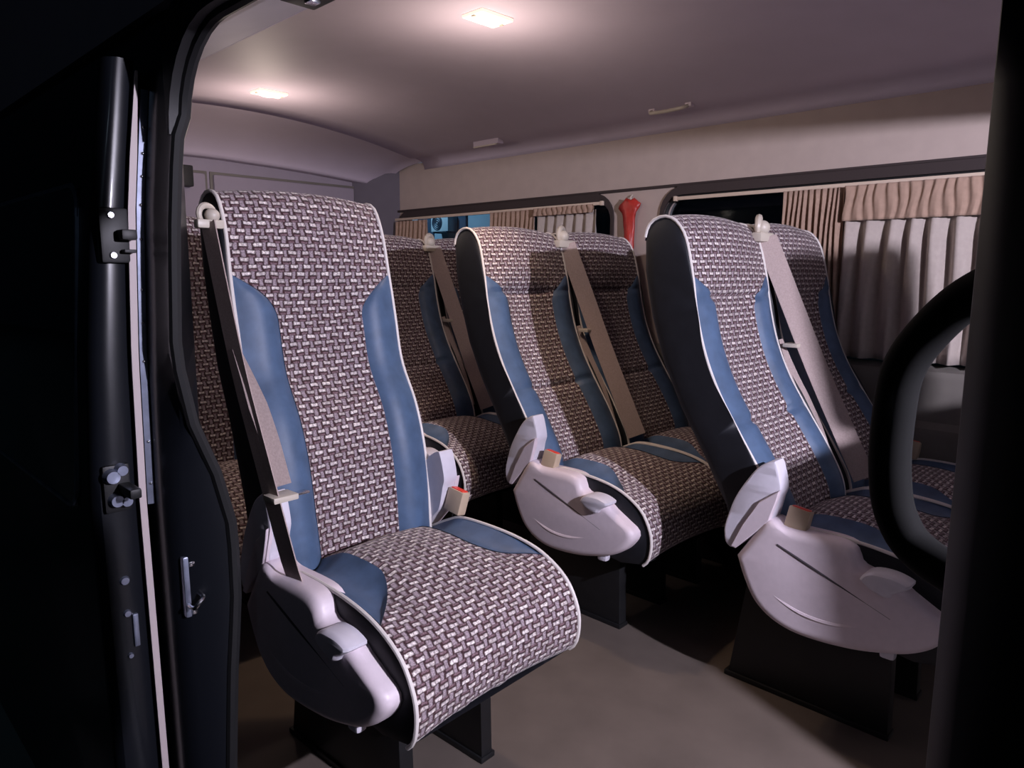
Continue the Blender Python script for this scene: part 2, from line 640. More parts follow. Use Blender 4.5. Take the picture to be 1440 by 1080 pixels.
# rear pillar of the opening: outer skin corner at x=-0.27, inner lip at x=-0.20, lip depth follows the trim
LIP = [(-0.1, -0.235), (0.11, -0.225), (0.305, -0.212), (0.464, -0.196), (0.608, -0.195), (0.727, -0.222), (0.813, -0.256), (0.946, -0.279), (1.156, -0.268), (1.265, -0.258), (1.36, -0.246), (1.5, -0.235)]
zs = [-0.3 + i * (1.90 + 0.3) / 44 for i in range(45)]
V, F = [], []
for z in zs:
    yo = skin_y(z) + 0.022
    yl = interp(LIP, z)
    V += [(XR, yo, z), (-0.275, yo, z), (-0.245, yo + 0.004, z), (-0.215, min(yl, yo + 0.03) - 0.004, z), (-0.198, yl - 0.006, z), (-0.196, yl + 0.003, z), (-0.205, yl + 0.008, z), (-0.33, max(yl + 0.01, -0.19), z), (XR, -0.18, z)]
n = 9
for i in range(44):
    for k in range(n - 1):
        F.append((i * n + k, i * n + k + 1, (i + 1) * n + k + 1, (i + 1) * n + k))
struct(mk('wall_right', V, F, 'paint', None, None, True, 50))
# header above the opening with the rounded rear corner
hp = []
for u in range(9):
    a = math.radians(180 - 90 * u / 8)
    hp.append((-0.20 + 0.175 + 0.175 * math.cos(a), 1.325 + 0.165 * math.sin(a)))
hp += [(0.85, 1.49)]
for u in range(7):
    a = math.radians(90 - 90 * u / 6)
    hp.append((0.85 + 0.15 * math.cos(a), 1.34 + 0.15 * math.sin(a)))
# outer header skin (dark) and pale underside lining
V, F = [], []
for i, (x, z) in enumerate(hp):
    V += [(x, skin_y(z) + 0.03, z), (x, skin_y(1.62) + 0.02, 1.62), (x, skin_y(1.9) + 0.02, 1.90)]
for i in range(len(hp) - 1):
    for k in range(2):
        F.append((i * 3 + k, i * 3 + k + 1, (i + 1) * 3 + k + 1, (i + 1) * 3 + k))
struct(mk('trim_7', V, F, 'paint', None, None, True, 50))
struct(mk('trim_8', [(x, y, z) for x in (-0.8, 1.06) for y, z in ((-0.240, 1.487), (YD, 1.541), (YD, 1.555), (-0.240, 1.500))],
          [(0, 1, 5, 4), (1, 2, 6, 5), (2, 3, 7, 6), (3, 0, 4, 7), (0, 3, 2, 1), (4, 5, 6, 7)], 'lining_pale', None, None, True, 30))
corner = [(x, z) for x, z in hp if x < 0.2] + [(0.2, 1.49), (0.2, 1.508), (-0.21, 1.508), (-0.21, 1.325)]
struct(wall_plate('trim_15', corner, [], -0.262, -0.236, 'rubber'))
struct(box('trim_16', 0.2, 1.0, -0.262, -0.236, 1.488, 1.508, 'rubber', bev=0.002))
# inside closing panel above the rear quarter
struct(box('trim_9', XR, -0.2, -0.25, YD, 1.545, 1.86, 'headliner', bev=0))
struct(box('trim_10', 1.0, XF, -0.25, YD, 1.34, 1.86, 'rubber', bev=0))
# rubber seal along the rear pillar lip and the arch
mb = MB()
pts = [(-0.197, interp(LIP, z) + 0.002, z) for z in [0.02 + 0.05 * i for i in range(27)]]
pts += [(x, -0.236 + 0.0 * x, z) for x, z in hp[1:10]]
tube(mb, pts, 0.011, 8)
struct(mb.build('trim_11', 'rubber'))
# front pillar of the opening and the cab side
mb = MB()
V, F = [], []
for z in zs:
    yo = skin_y(z) + 0.022
    V += [(XF, yo, z), (1.06, yo, z), (1.025, yo + 0.012, z), (1.008, -0.262, z), (1.004, -0.245, z), (1.006, -0.20, z), (1.03, -0.185, z), (XF, -0.18, z)]
n = 8
for i in range(44):
    for k in range(n - 1):
        F.append((i * n + k, i * n + k + 1, (i + 1) * n + k + 1, (i + 1) * n + k))
struct(mk('wall_right_front', V, F, 'rubber', None, None, True, 50))
struct(box('wall_front', XF, XF + 0.06, -0.3, YL + 0.06, -0.05, 1.86, 'rubber', bev=0))
# sill under the door opening
struct(box('trim_12', -0.3, 1.1, -0.30, -0.17, -0.30, -0.05, 'rubber', bev=0.01))
# runner block on the header above the door
rb = empty('door_runner', (0.20, -0.19, 1.50))
tag(rb, 'dark door runner bracket with bright bolts under the pale header', 'bracket')
box('bracket', -0.10, 0.16, -0.022, 0.035, -0.022, 0.0, 'steel', rb, bev=0.003)
for xx in (-0.07, 0.02, 0.10):
    box('bolt', xx, xx + 0.018, 0.0, 0.018, -0.028, -0.020, 'chrome', rb, bev=0.003)

# ---- sliding door, slid back along the outside
sd = empty('sliding_door', (-0.30, -0.36, -0.3))
tag(sd, 'black sliding door slid back along the outside of the van', 'door')


def door_in(z):
    return skin_y(z)


def door_out(z):
    return skin_y(z) - 0.048 - 0.030 * max(0.0, min(1.0, (1.4 - z) / 0.7))


V, F = [], []
zd = [-0.28 + i * (1.46 + 0.28) / 40 for i in range(41)]
for z in zd:
    yi, yo = door_in(z), door_out(z)
    for x, y in ((-1.55, yi), (-0.305, yi), (-0.300, yi - 0.006), (-0.296, (yi + yo) / 2 - 0.004), (-0.300, yo + 0.012), (-0.312, yo + 0.002), (-0.33, yo), (-1.55, yo)):
        V.append((x + 0.30, y + 0.36, z + 0.3))
n = 8
for i in range(40):
    for k in range(n):
        F.append((i * n + k, i * n + (k + 1) % n, (i + 1) * n + (k + 1) % n, (i + 1) * n + k))
F += [tuple(range(8))[::-1], tuple(40 * 8 + k for k in range(8))]
door_panel = mk('door_panel', V, F, 'paint', sd, None, True, 40)
# window: bevelled frame and pane that follow the outer face
loop = rrect(-1.46, -0.385, 0.645, 1.25, 0.06)
mb = MB()
pts = [(x + 0.30, door_out(z) + 0.36 - 0.001, z + 0.3) for x, z in loop]
tube(mb, pts + pts[:2], 0.006, 6)
mb.build('window_frame', 'galv', sd)
V, F = [], []
for i in range(13):
    z = 0.65 + 0.595 * i / 12
    for x in (-1.455, -0.39):
        V.append((x + 0.30, door_out(z) + 0.36 - 0.003, z + 0.3))
for i in range(12):
    F.append((2 * i, 2 * i + 1, 2 * i + 3, 2 * i + 2))
MT['door_glass'] = mat('door_glass', (0.012, 0.018, 0.026), 0.06, 0.6)
mk('window_pane', V, F, 'door_glass', sd)
# pale seal along the inner front edge
mb = MB()
pts = [(-0.290 + 0.30, skin_y(z) + 0.36 + 0.002, z + 0.3) for z in [0.0 + 0.048 * i for i in range(31)]]
strap(mb, pts, [(0.2, 1, 0)] * len(pts), [0.0115 if i < 28 else 0.0115 - 0.0025 * (i - 27) for i in range(31)], 0.012)
mb.build('edge_seal', 'seal', sd)
# bright metal flange behind the seal
mb = MB()
pts = [(-0.286 + 0.30, skin_y(z) + 0.36 + 0.0155, z + 0.3) for z in [0.66 + 0.05 * i for i in range(16)]]
strap(mb, pts, [(0.25, 1, 0)] * len(pts), 0.012, 0.004)
mb.build('flange', 'galv', sd)
b = bmesh.new()
bmesh.ops.create_icosphere(b, subdivisions=2, radius=0.0028)
rivet = MB().bm(b).build('rivet', 'chrome', sd)
for k, z in enumerate((0.70, 0.78, 0.93, 1.0, 1.06, 1.15, 1.21, 1.26, 1.30, 1.345)):
    rv = rivet if k == 0 else rivet.copy()
    if k:
        COL.objects.link(rv)
    rv.location = (-0.283 + 0.30, skin_y(z) + 0.36 + 0.0155, z + 0.3)


def latch(zc, hh, kind):
    y = (door_in(zc) + door_out(zc)) / 2 + 0.36
    p = MB()
    p.bm(box_bm(0.0, 0.016, y - 0.022, y + 0.026, zc - hh + 0.3, zc + hh + 0.3, 0.005))
    o = p.build('latch_plate', 'steel' if kind else 'galv', sd)
    for s in (-1, 1):
        b = bmesh.new()
        bmesh.ops.create_cone(b, cap_ends=True, segments=14, radius1=0.0065, radius2=0.005, depth=0.006)
        for v in b.verts:
            v.co = Vector((v.co.z + 0.019, v.co.x + y - 0.004, v.co.y + zc + s * hh * 0.72 + 0.3))
        MB().bm(b).build('screw', 'chrome', o)
    box('catch', 0.012, 0.045, y + 0.004, y + 0.030, zc - 0.008 + 0.3, zc + 0.010 + 0.3, 'steel', o, bev=0.004)
    box('catch_slot', 0.012, 0.034, y + 0.010, y + 0.030, zc - hh * 0.5 - 0.006 + 0.3, zc - hh * 0.5 + 0.3, 'rubber', o, bev=0.002)
    return o


latch(1.155, 0.048, 1)
# roller lock lower down
yl = (door_in(0.70) + door_out(0.70)) / 2 + 0.36
lk = MB().bm(box_bm(0.0, 0.012, yl - 0.024, yl + 0.022, 0.655 + 0.3, 0.745 + 0.3, 0.006)).build('roller_plate', 'steel', sd)
for yy, zz, r in ((-0.010, 0.725, 0.015), (0.006, 0.735, 0.012), (-0.006, 0.680, 0.014), (0.010, 0.676, 0.012)):
    b = bmesh.new()
    bmesh.ops.create_cone(b, cap_ends=True, segments=20, radius1=r, radius2=r * 0.75, depth=0.016)
    for v in b.verts:
        v.co = Vector((v.co.z + 0.018, v.co.x + yl + yy, v.co.y + zz + 0.3))
    MB().bm(b).build('roller', 'galv', lk)
box('lock_bolt', 0.010, 0.075, yl + 0.0, yl + 0.020, 0.692 + 0.3, 0.710 + 0.3, 'steel', lk, bev=0.004)
for zz, sz in ((0.52, 0.010), (0.455, 0.008), (0.37, 0.006)):
    b = bmesh.new()
    bmesh.ops.create_cone(b, cap_ends=True, segments=14, radius1=sz, radius2=sz * 0.7, depth=0.008)
    for v in b.verts:
        v.co = Vector((v.co.z + 0.005, v.co.x + yl + 0.0, v.co.y + zz + 0.3))
    MB().bm(b).build('screw', 'galv', sd)
box('edge_slot', -0.001, 0.008, yl + 0.008, yl + 0.018, 0.385 + 0.3, 0.45 + 0.3, 'galv', sd, bev=0.002)
# striker bracket on the body pillar
st = empty('door_striker', (-0.225, -0.285, 0.50))
tag(st, 'shiny door striker loop screwed to the black rear pillar', 'striker')
box('striker_plate', -0.010, 0.010, 0.002, 0.034, -0.055, 0.065, 'galv', st, bev=0.004)
mb = MB()
pts, _ = catmull([(0.008, 0.008, -0.03), (0.035, 0.008, -0.028), (0.04, 0.014, -0.02), (0.035, 0.026, -0.012), (0.008, 0.026, -0.010)], 18)
tube(mb, pts, 0.004, 8)
mb.build('striker_loop', 'chrome', st)
for zz in (-0.045, 0.05):
    box('screw', 0.008, 0.014, 0.012, 0.022, zz - 0.005, zz + 0.005, 'chrome', st, bev=0.002)

# grab handle on the front pillar
gh = empty('grab_handle', (0.985, -0.12, 0.58))
tag(gh, 'black looped grab handle on the front pillar of the door opening', 'handle')
pts, _ = catmull([(1.03, -0.155, 1.098), (0.985, -0.128, 1.080), (0.955, -0.120, 1.052), (0.934, -0.120, 1.015), (0.929, -0.120, 0.97), (0.930, -0.120, 0.925), (0.938, -0.120, 0.888), (0.962, -0.125, 0.862), (1.03, -0.155, 0.848)], 60)
mb = MB()
tube(mb, [p - Vector((0.985, -0.12, 0.58)) for p in pts], 0.0165, 14)
mb.build('handle_tube', 'handle_black', gh)
for zz in (1.094, 0.85):
    box('handle_mount', 0.015, 0.055, -0.075, -0.015, zz - 0.58 - 0.03, zz - 0.58 + 0.03, 'rubber', gh, bev=0.01)

# ================================================================== lamps


def ceiling_lamp(x, y, label):
    o = empty('ceiling_lamp', (x, y, ceil_z(y)))
    tag(o, label, 'lamp', 'ceiling lamps along the middle of the roof')
    mb = MB()
    mb.bm(box_bm(-0.042, 0.042, -0.062, 0.062, -0.010, 0.0, 0.003))
    mb.build('bezel', 'lens_soft', o)
    b = bmesh.new()
    bmesh.ops.create_uvsphere(b, u_segments=24, v_segments=12, radius=1)
    for v in b.verts:
        v.co = Vector((v.co.x * 0.030, v.co.y * 0.034 - 0.008, v.co.z * 0.010 - 0.010))
    MB().bm(b).build('lens', 'lens', o)
    for s in (-1, 1):
        box('clip', -0.006, 0.006, s * 0.055 - 0.004, s * 0.055 + 0.004, -0.013, -0.006, 'guide', o, bev=0.001)
    l = light('lamp_light', 'POINT', (0, 0, 0), LAMP_W, WARM, shadow_soft_size=0.03)
    l.parent = o
    l.location = (0, 0, -0.23)
    sp = light('lamp_beam', 'SPOT', (0, 0, 0), SPOT_W, (1.0, 0.70, 0.46), shadow_soft_size=0.022, spot_size=math.radians(86), spot_blend=0.8)
    sp.parent = o
    sp.location = (0, 0, -0.050)
    return o


ceiling_lamp(-0.462, 0.745, 'lit warm ceiling lamp above the aisle between the two middle seat rows')
ceiling_lamp(-1.730, 0.735, 'lit warm ceiling lamp near the rear doors of the van')

# unseen cab: dome lamp, shelf that cuts its light, seat placed as shade
struct(box('floor_cab', 1.22, XF, -0.17, YL - 0.07, 0.0, 0.012, 'rubber', bev=0.003))  # unseen black mat added to soak up bounced light
struct(box('wall_left_cab', 1.15, XF, YL - 0.035, YL - 0.001, 0.6, 1.70, 'rubber', bev=0.01))  # unseen black panel added over the wall to cut bounce
shelf = struct(box('trim_13', 1.50, XF, YD, YL, 1.510, 1.84, 'rubber', bev=0.01))  # unseen shelf; its rear edge is shaped to cut light on the upper wall
dl = empty('cab_lamp', (KEY_POS[0], KEY_POS[1], 1.510))
tag(dl, 'cool white dome lamp under the cab overhead shelf', 'lamp')
box('bezel', -0.07, 0.07, -0.05, 0.05, -0.010, 0.0, 'rubber', dl, bev=0.003)
box('lens', -0.05, 0.05, -0.035, 0.035, -0.018, -0.008, 'cablens', dl, bev=0.004)
kl = light('cab_light', 'POINT', (0, 0, 0), KEY_W, COOL, shadow_soft_size=0.018)
kl.parent = dl
kl.location = (0, 0, KEY_POS[2] - 1.510)

cs = empty('unseen_cab_seat', (1.72, 0.698, 0.0))  # unseen seat, placed and sized to shade the passenger rows
tag(cs, 'unseen dark cab seat with headrest, placed to shade the passenger rows', 'seat')
R5 = Matrix.Rotation(math.radians(-10), 3, 'Y')
mb = MB().bm(box_bm(-0.28, -0.14, -0.245, 0.245, 0.42, 1.13, 0.05, 4, R5))
mb.build('backrest', 'black_vinyl', cs)
mb = MB().bm(box_bm(-0.30, -0.20, -0.088, 0.088, 1.15, 1.37, 0.035, 4, R5))
hr = mb.build('headrest', 'black_vinyl', cs)
for s in (-0.045, 0.045):
    mb = MB()
    tube(mb, [(-0.25, s, 1.05), (-0.25, s, 1.2)], 0.007, 8)
    mb.build('headrest_post', 'chrome', hr)
mb = MB().bm(box_bm(-0.16, 0.36, -0.245, 0.245, 0.32, 0.47, 0.05, 4))
mb.build('cushion', 'black_vinyl', cs)
box('pedestal', -0.10, 0.28, -0.18, 0.18, 0.0, 0.34, 'steel', cs, bev=0.01)

# ================================================================== passenger seats
BACK_STD = [(0.02, 0.455), (0.005, 0.52), (-0.045, 0.61), (-0.105, 0.70), (-0.165, 0.795), (-0.208, 0.89), (-0.236, 0.99), (-0.254, 1.09), (-0.278, 1.18), (-0.305, 1.222), (-0.335, 1.240), (-0.37, 1.238), (-0.395, 1.218), (-0.405, 1.18)]
BACK_UP = [(-0.02, 0.455), (-0.03, 0.55), (-0.048, 0.67), (-0.078, 0.77), (-0.128, 0.87), (-0.150, 0.975), (-0.171, 1.085), (-0.188, 1.18), (-0.213, 1.243), (-0.240, 1.264), (-0.275, 1.262), (-0.298, 1.240), (-0.306, 1.20)]
REAR_STD = [(-0.400, 1.10), (-0.375, 0.98), (-0.335, 0.86), (-0.275, 0.74), (-0.20, 0.62), (-0.13, 0.50), (-0.10, 0.42)]
REAR_UP = [(-0.300, 1.12), (-0.280, 1.0), (-0.255, 0.88), (-0.21, 0.76), (-0.17, 0.62), (-0.14, 0.50), (-0.13, 0.42)]
CUSH = [(-0.03, 0.452), (0.03, 0.482), (0.085, 0.500), (0.20, 0.499), (0.29, 0.488), (0.35, 0.468), (0.40, 0.434), (0.428, 0.388), (0.436, 0.345), (0.428, 0.298), (0.405, 0.272)]
CUSH_UNDER = [(0.33, 0.262), (0.15, 0.285), (-0.03, 0.30)]


def sstep(a, b, x):
    t = max(0.0, min(1.0, (x - a) / (b - a)))
    return t * t * (3 - 2 * t)


def band_part(profile, n, wfun, dfun, sfun, parent, zone_end, name_p='fabric_panel'):
    """fabric panel between the inserts, two blue inserts, two piping cords, all following one side profile"""
    P, length = catmull([(p[0], 0, p[1]) for p in profile], n)
    Nrm = []
    for i in range(n):
        t = (P[min(i + 1, n - 1)] - P[max(i - 1, 0)]).normalized()
        Nrm.append(Vector((t.z, 0, -t.x)))
    ds = length / (n - 1)

    def pt(i, s):
        return P[i] + Nrm[i] * dfun(P[i], i / (n - 1), s) + Vector((0, s * wfun(i / (n - 1), P[i]), 0))
    nc = 30
    V, F, U = [], [], []
    for i in range(n):
        sb = sfun(P[i])
        for c in range(nc + 1):
            s = (c / nc * 2 - 1) * sb
            V.append(pt(i, s))
            U.append((s * 0.215 + 0.5, i * ds))
    for i in range(n - 1):
        for c in range(nc):
            a = i * (nc + 1) + c
            F.append((a, a + 1, a + nc + 2, a + nc + 1))
    o = mk(name_p, V, F, 'weave', parent, U, True)
    for sg in (1, -1):
        V, F = [], []
        nb = 9
        rows = [i for i in range(n) if sfun(P[i]) < 0.999]
        for i in rows:
            sb = sfun(P[i])
            for c in range(nb + 1):
                f = c / nb
                s = sb + (1 - sb) * f
                # plump insert with a pressed seam along the weave
                q = pt(i, sg * s)
                sw = (1 - sb) * wfun(i / (n - 1), P[i])
                q += Nrm[i] * (0.010 * math.sin(math.pi * min(1, f * 1.05)) ** 0.6 * min(1, sw / 0.06) - 0.002 * (f < 0.01))
                V.append(q)
        for i in range(len(rows) - 1):
            for c in range(nb):
                a = i * (nb + 1) + c
                F.append((a, a + 1, a + nb + 2, a + nb + 1))
        mk('bolster', V, F, 'blue', parent)
        mb = MB()
        tube(mb, [pt(i, sg) for i in range(0, n, 2)], 0.0043, 8)
        mb.build('piping', 'piping', parent)
    return P, pt


def side_shell(name, P, pt, under, parent, wside, bulge):
    """black body: side cheeks with a soft bulge, back and underside"""
    prof = [p for p in P[::3]] + [Vector((p[0], 0, p[1])) for p in under]
    n = len(prof)
    c = sum(prof, Vector()) / n
    V, F = [], []
    for sg in (-1, 1):
        for f, b in ((1.0, 0.0), (0.93, 0.55), (0.80, 0.9), (0.5, 1.0)):
            for p in prof:
                q = c + (p - c) * f
                V.append((q.x, sg * (wside + bulge * b), q.z))
    for g in (0, 1):
        base = g * 4 * n
        for r in range(3):
            for k in range(n):
                k2 = (k + 1) % n
                F.append((base + r * n + k, base + r * n + k2, base + (r + 1) * n + k2, base + (r + 1) * n + k))
        F += [tuple(base + 3 * n + i for i in t) for t in tessellate_polygon([[Vector((V[base + 3 * n + k][0], V[base + 3 * n + k][2], 0)) for k in range(n)]])]
    m0 = len(P[::3]) - 1
    for k in range(m0, n):
        k2 = (k + 1) % n
        F.append((k, k2, 4 * n + k2, 4 * n + k))
    return mk(name, V, F, 'black_vinyl', parent, None, True, 60)


COVER = [(-0.069, 0.404), (-0.051, 0.356), (-0.022, 0.305), (0.019, 0.272), (0.073, 0.254), (0.137, 0.252), (0.211, 0.260), (0.27, 0.274), (0.326, 0.293), (0.369, 0.320), (0.396, 0.352), (0.401, 0.368), (0.394, 0.384), (0.367, 0.400), (0.322, 0.426), (0.300, 0.440), (0.231, 0.456), (0.216, 0.464), (0.206, 0.487), (0.188, 0.499), (0.158, 0.503), (0.108, 0.503), (0.05, 0.503), (0.027, 0.512), (0.008, 0.514), (-0.010, 0.497)]
WING = [(-0.110, 0.454), (-0.106, 0.481), (-0.087, 0.542), (-0.059, 0.593), (-0.028, 0.635), (0.005, 0.655), (0.016, 0.645), (0.029, 0.592), (0.023, 0.566), (0.01, 0.513), (-0.01, 0.489), (-0.076, 0.420), (-0.103, 0.424)]
WING_IN = [(-0.085, 0.422), (-0.058, 0.485), (-0.017, 0.554), (0.029, 0.589), (0.024, 0.566), (0.009, 0.511), (-0.011, 0.486), (-0.074, 0.420)]


def smooth_poly(poly, n):
    P, _ = catmull([(p[0], 0, p[1]) for p in poly + poly[:1]], n + 1)
    return [(p.x, p.z) for p in P[:-1]]


def recliner_cover(root, side, y0=0.205):
    s = side
    if s > 0:
        # aisle side of a single seat: only the upright hinge cover
        o = MB()
        dome_plate(o, smooth_poly(WING, 64), s * (y0 + 0.005), s * (y0 + 0.052), 0.007, 0.006, 2)
        wg = o.build('hinge_cover', 'lilac2', root, angle=25)
        o = MB()
        dome_plate(o, WING_IN, s * (y0 + 0.045), s * (y0 + 0.060), 0.0035, 0.005, 2)
        o.build('wing_facet', 'lilac', wg, angle=25)
        return wg
    o = MB()
    dome_plate(o, smooth_poly(COVER, 90), s * y0, s * (y0 + 0.068), 0.024, 0.020, 5)
    cv = o.build('recliner_cover', 'lilac', root, angle=45)
    o = MB()
    dome_plate(o, smooth_poly(WING, 64), s * (y0 + 0.005), s * (y0 + 0.052), 0.007, 0.006, 2)
    o.build('wing', 'lilac2', cv, angle=25)
    o = MB()
    dome_plate(o, WING_IN, s * (y0 + 0.045), s * (y0 + 0.060), 0.0035, 0.005, 2)
    o.build('wing_facet', 'lilac', cv, angle=25)
    ys = s * (y0 + 0.0675)
    # slanted slot and the raised smile line
    o = MB()
    tube(o, [(0.035 + 0.255 * k / 10, ys - s * 0.0005, 0.462 - 0.098 * k / 10) for k in range(11)], [0.0012 + 0.0022 * math.sin(math.pi * min(1, k / 10 + 0.25)) for k in range(11)], 8)
    o.build('slot', 'groove', cv)
    o = MB()
    pts, _ = catmull([(-0.012, ys, 0.372), (0.035, ys, 0.335), (0.10, ys, 0.312), (0.17, ys, 0.310), (0.235, ys, 0.326), (0.285, ys, 0.350)], 24)
    tube(o, [p - Vector((0, s * 0.004, 0)) for p in pts], [0.0015 + 0.0058 * math.sin(math.pi * k / 23) for k in range(24)], 8)
    o.build('ridge', 'lilac', cv)
    # release lever
    o = MB()
    lv = [(0.226, 0.440), (0.236, 0.455), (0.259, 0.464), (0.294, 0.464), (0.326, 0.453), (0.318, 0.441), (0.296, 0.427), (0.286, 0.414), (0.266, 0.416), (0.243, 0.426)]
    dome_plate(o, smooth_poly(lv, 30), s * (y0 + 0.04), s * (y0 + 0.088), 0.012, 0.012, 3)
    o.build('lever', 'guide' if False else 'lilac2', cv, angle=30)
    o = MB().bm(box_bm(0.268, 0.300, min(s * (y0 + 0.025), s * (y0 + 0.05)), max(s * (y0 + 0.025), s * (y0 + 0.05)), 0.262, 0.292, 0.008))
    o.build('cap', 'lilac2', cv)
    return cv


def buckle(root, x, y, z, tilt=8):
    b = empty_part = MB()
    R = Matrix.Rotation(math.radians(tilt), 3, 'Y') @ Matrix.Rotation(math.radians(-12), 3, 'X')
    b.bm(box_bm(x - 0.026, x + 0.026, y - 0.014, y + 0.014, z - 0.032, z + 0.026, 0.004, 2, R))
    o = b.build('buckle', 'buckle', root)
    c = Vector((x, y, z - 0.003))
    top = MB().bm(box_bm(x - 0.021, x + 0.021, y - 0.0105, y + 0.0105, z + 0.016, z + 0.0285, 0.003, 2))
    top.v = [tuple(R @ (Vector(v) - c) + c) for v in top.v]
    top.build('button', 'red', o)
    st = MB()
    tube(st, [(x - 0.004, y, z - 0.02), (x - 0.012, y, z - 0.09), (x - 0.02, y - 0.004 * (1 if y > 0 else -1), z - 0.17)], 0.008, 8)
    st.build('stalk', 'rubber', o)
    return o


def belt_guide(parent, x, y, z, sg):
    mb = MB()
    g = 1.3 if sg > 0 else 0.85
    # curled loop on a foot
    pts = []
    for k in range(22):
        a = math.radians(-60 + 300 * k / 21)
        pts.append((x - 0.018 - 0.017 * math.cos(a) * 0.6, y + 0.024 * math.cos(a), z + 0.012 + 0.022 * math.sin(a)))
    tube(mb, pts, [0.0055 + 0.0025 * math.sin(math.pi * k / 21) for k in range(22)], 8)
    mb.bm(box_bm(x - 0.020, x + 0.006, y - 0.034, y + 0.034, z - 0.022, z + 0.000, 0.006))
    b = bmesh.new()
    bmesh.ops.create_uvsphere(b, u_segments=16, v_segments=10, radius=1)
    for v in b.verts:
        v.co = Vector((v.co.x * 0.018 + x - 0.006, v.co.y * 0.018 + y - sg * 0.008, v.co.z * 0.017 + z + 0.010))
    mb.bm(b)
    mb.v = [(x + (v[0] - x) * g, y + (v[1] - y) * g, z + (v[2] - z) * g) for v in mb.v]
    return mb.build('belt_guide', 'guide', parent)


def seat_belt(root, side, top, knots, second, tongue, wd=(0.75, 0.66, 0.0), width=0.064):
    """webbing from the shoulder guide to the floor anchor, with the tongue and the return strand"""
    mb = MB()
    P, _ = catmull(knots, 30)
    strap(mb, P, [wd] * 30, width)
    P2, _ = catmull(second, 24)
    strap(mb, P2, [(0.5, 0.8, 0.1)] * 24, [0.014 + 0.022 * min(1, k / 10) for k in range(24)])
    o = mb.build('seat_belt', 'belt', root, angle=30)
    belt_guide(o, top[0], top[1], top[2], side)
    t = MB()
    tx, ty, tz = tongue
    t.bm(box_bm(tx - 0.022, tx + 0.022, ty - 0.034, ty + 0.020, tz - 0.006, tz + 0.006, 0.003))
    tg = t.build('belt_tongue', 'guide', o)
    box('tongue_blade', tx - 0.010, tx + 0.010, ty + 0.018, ty + 0.052, tz - 0.003, tz + 0.001, 'chrome', tg, bev=0.001)
    return o


def make_seat(name, upright=False, covers=(-1,), seams='h', belt=None, buck=None):
    root = empty(name)
    prof = BACK_UP if upright else BACK_STD
    rear = REAR_UP if upright else REAR_STD
    ztop = 1.26 if upright else 1.24
    W = 0.212

    def wb(t, p):
        return W - 0.006 * sstep(1.0, 1.25, p.z) - 0.006 * (1 - sstep(0.45, 0.6, p.z))

    def db(p, t, s):
        head = sstep(1.0, 1.12, p.z)
        dish = -0.010 * (1 - s * s) * (1 - head) + 0.014 * (1 - s * s) * head
        bol = 0.014 * math.exp(-((abs(s) - 0.72) / 0.20) ** 2) * (1 - head)
        g = 0.0
        if p.x > -0.33 or upright:
            if seams == 'h':
                for zz in (1.03, 0.715):
                    g -= 0.0125 * math.exp(-((p.z - zz) / 0.0085) ** 2) * (1 - 0.3 * abs(s))
            else:
                for ss in (-0.42, 0.06):
                    g -= 0.0030 * math.exp(-((s - ss) / 0.030) ** 2)
        edge = (1 - abs(s) ** 8)
        return (dish + bol + g) * edge

    def sb(p):
        q = (1.088 - p.z) / 0.10
        if q <= 0:
            return 1.0
        q = min(1, q)
        base = 0.52 + 0.05 * sstep(0.75, 0.5, p.z) if False else 0.53
        return 1 - (1 - base) * math.sin(q * math.pi / 2) ** 0.9
    # on the rear of the roll-over the panel stays full width
    half = len(prof)
    br_shell_parent = root
    Pdummy, _ = catmull([(p[0], 0, p[1]) for p in prof], 110)
    shell = side_shell('backrest', Pdummy, None, rear, root, W - 0.008, 0.016)

    def sbb(p):
        return sb(p) if p.z < 1.088 and p.x > (-0.30 if not upright else -0.22) else 1.0
    band_part(prof, 110, wb, db, sbb, shell, None)

    Pc, _ = catmull([(p[0], 0, p[1]) for p in CUSH], 80)
    csh = side_shell('cushion', Pc, None, CUSH_UNDER, root, 0.221, 0.010)

    def wc(t, p):
        return 0.222 + 0.006 * sstep(0.0, 0.35, p.x)

    def dc(p, t, s):
        dish = -0.012 * (1 - s * s) * (1 - sstep(0.15, 0.35, p.x)) + 0.012 * (1 - s * s) * sstep(0.15, 0.35, p.x)
        bol = 0.016 * math.exp(-((abs(s) - 0.75) / 0.2) ** 2) * (1 - sstep(0.2, 0.38, p.x))
        g = 0
        if seams == 'v':
            for ss in (-0.42, 0.06):
                g -= 0.0026 * math.exp(-((s - ss) / 0.030) ** 2)
        return (dish + bol + g) * (1 - abs(s) ** 8)

    def sc(p):
        if p.z < 0.45 and p.x > 0.2:
            return 1.0
        q = (p.x - 0.19) / 0.15
        if q >= 1:
            return 1.0
        q = max(0, q)
        return 0.50 + 0.50 * q ** 1.6
    band_part(CUSH, 80, wc, dc, sc, csh, None)
    # pedestal: two plates on floor rails with a cross beam
    for s in (-1, 1):
        mb = MB()
        poly = [(-0.14, 0.012), (0.268, 0.012), (0.262, 0.27), (0.02, 0.285), (-0.10, 0.28)]
        dome_plate(mb, poly, s * 0.098, s * 0.132, 0.004, 0.003, 2)
        mb.build('pedestal', 'steel', root, angle=30)
        box('floor_rail', -0.15, 0.272, s * 0.115 - 0.022, s * 0.115 + 0.022, 0.0, 0.014, 'steel', root, bev=0.003)
    box('cross_beam', 0.0, 0.20, -0.20, 0.20, 0.245, 0.29, 'steel', root, bev=0.005)
    for c in covers:
        recliner_cover(root, c)
    if buck:
        buckle(root, *buck)
    if belt:
        seat_belt(root, **belt)
    return root


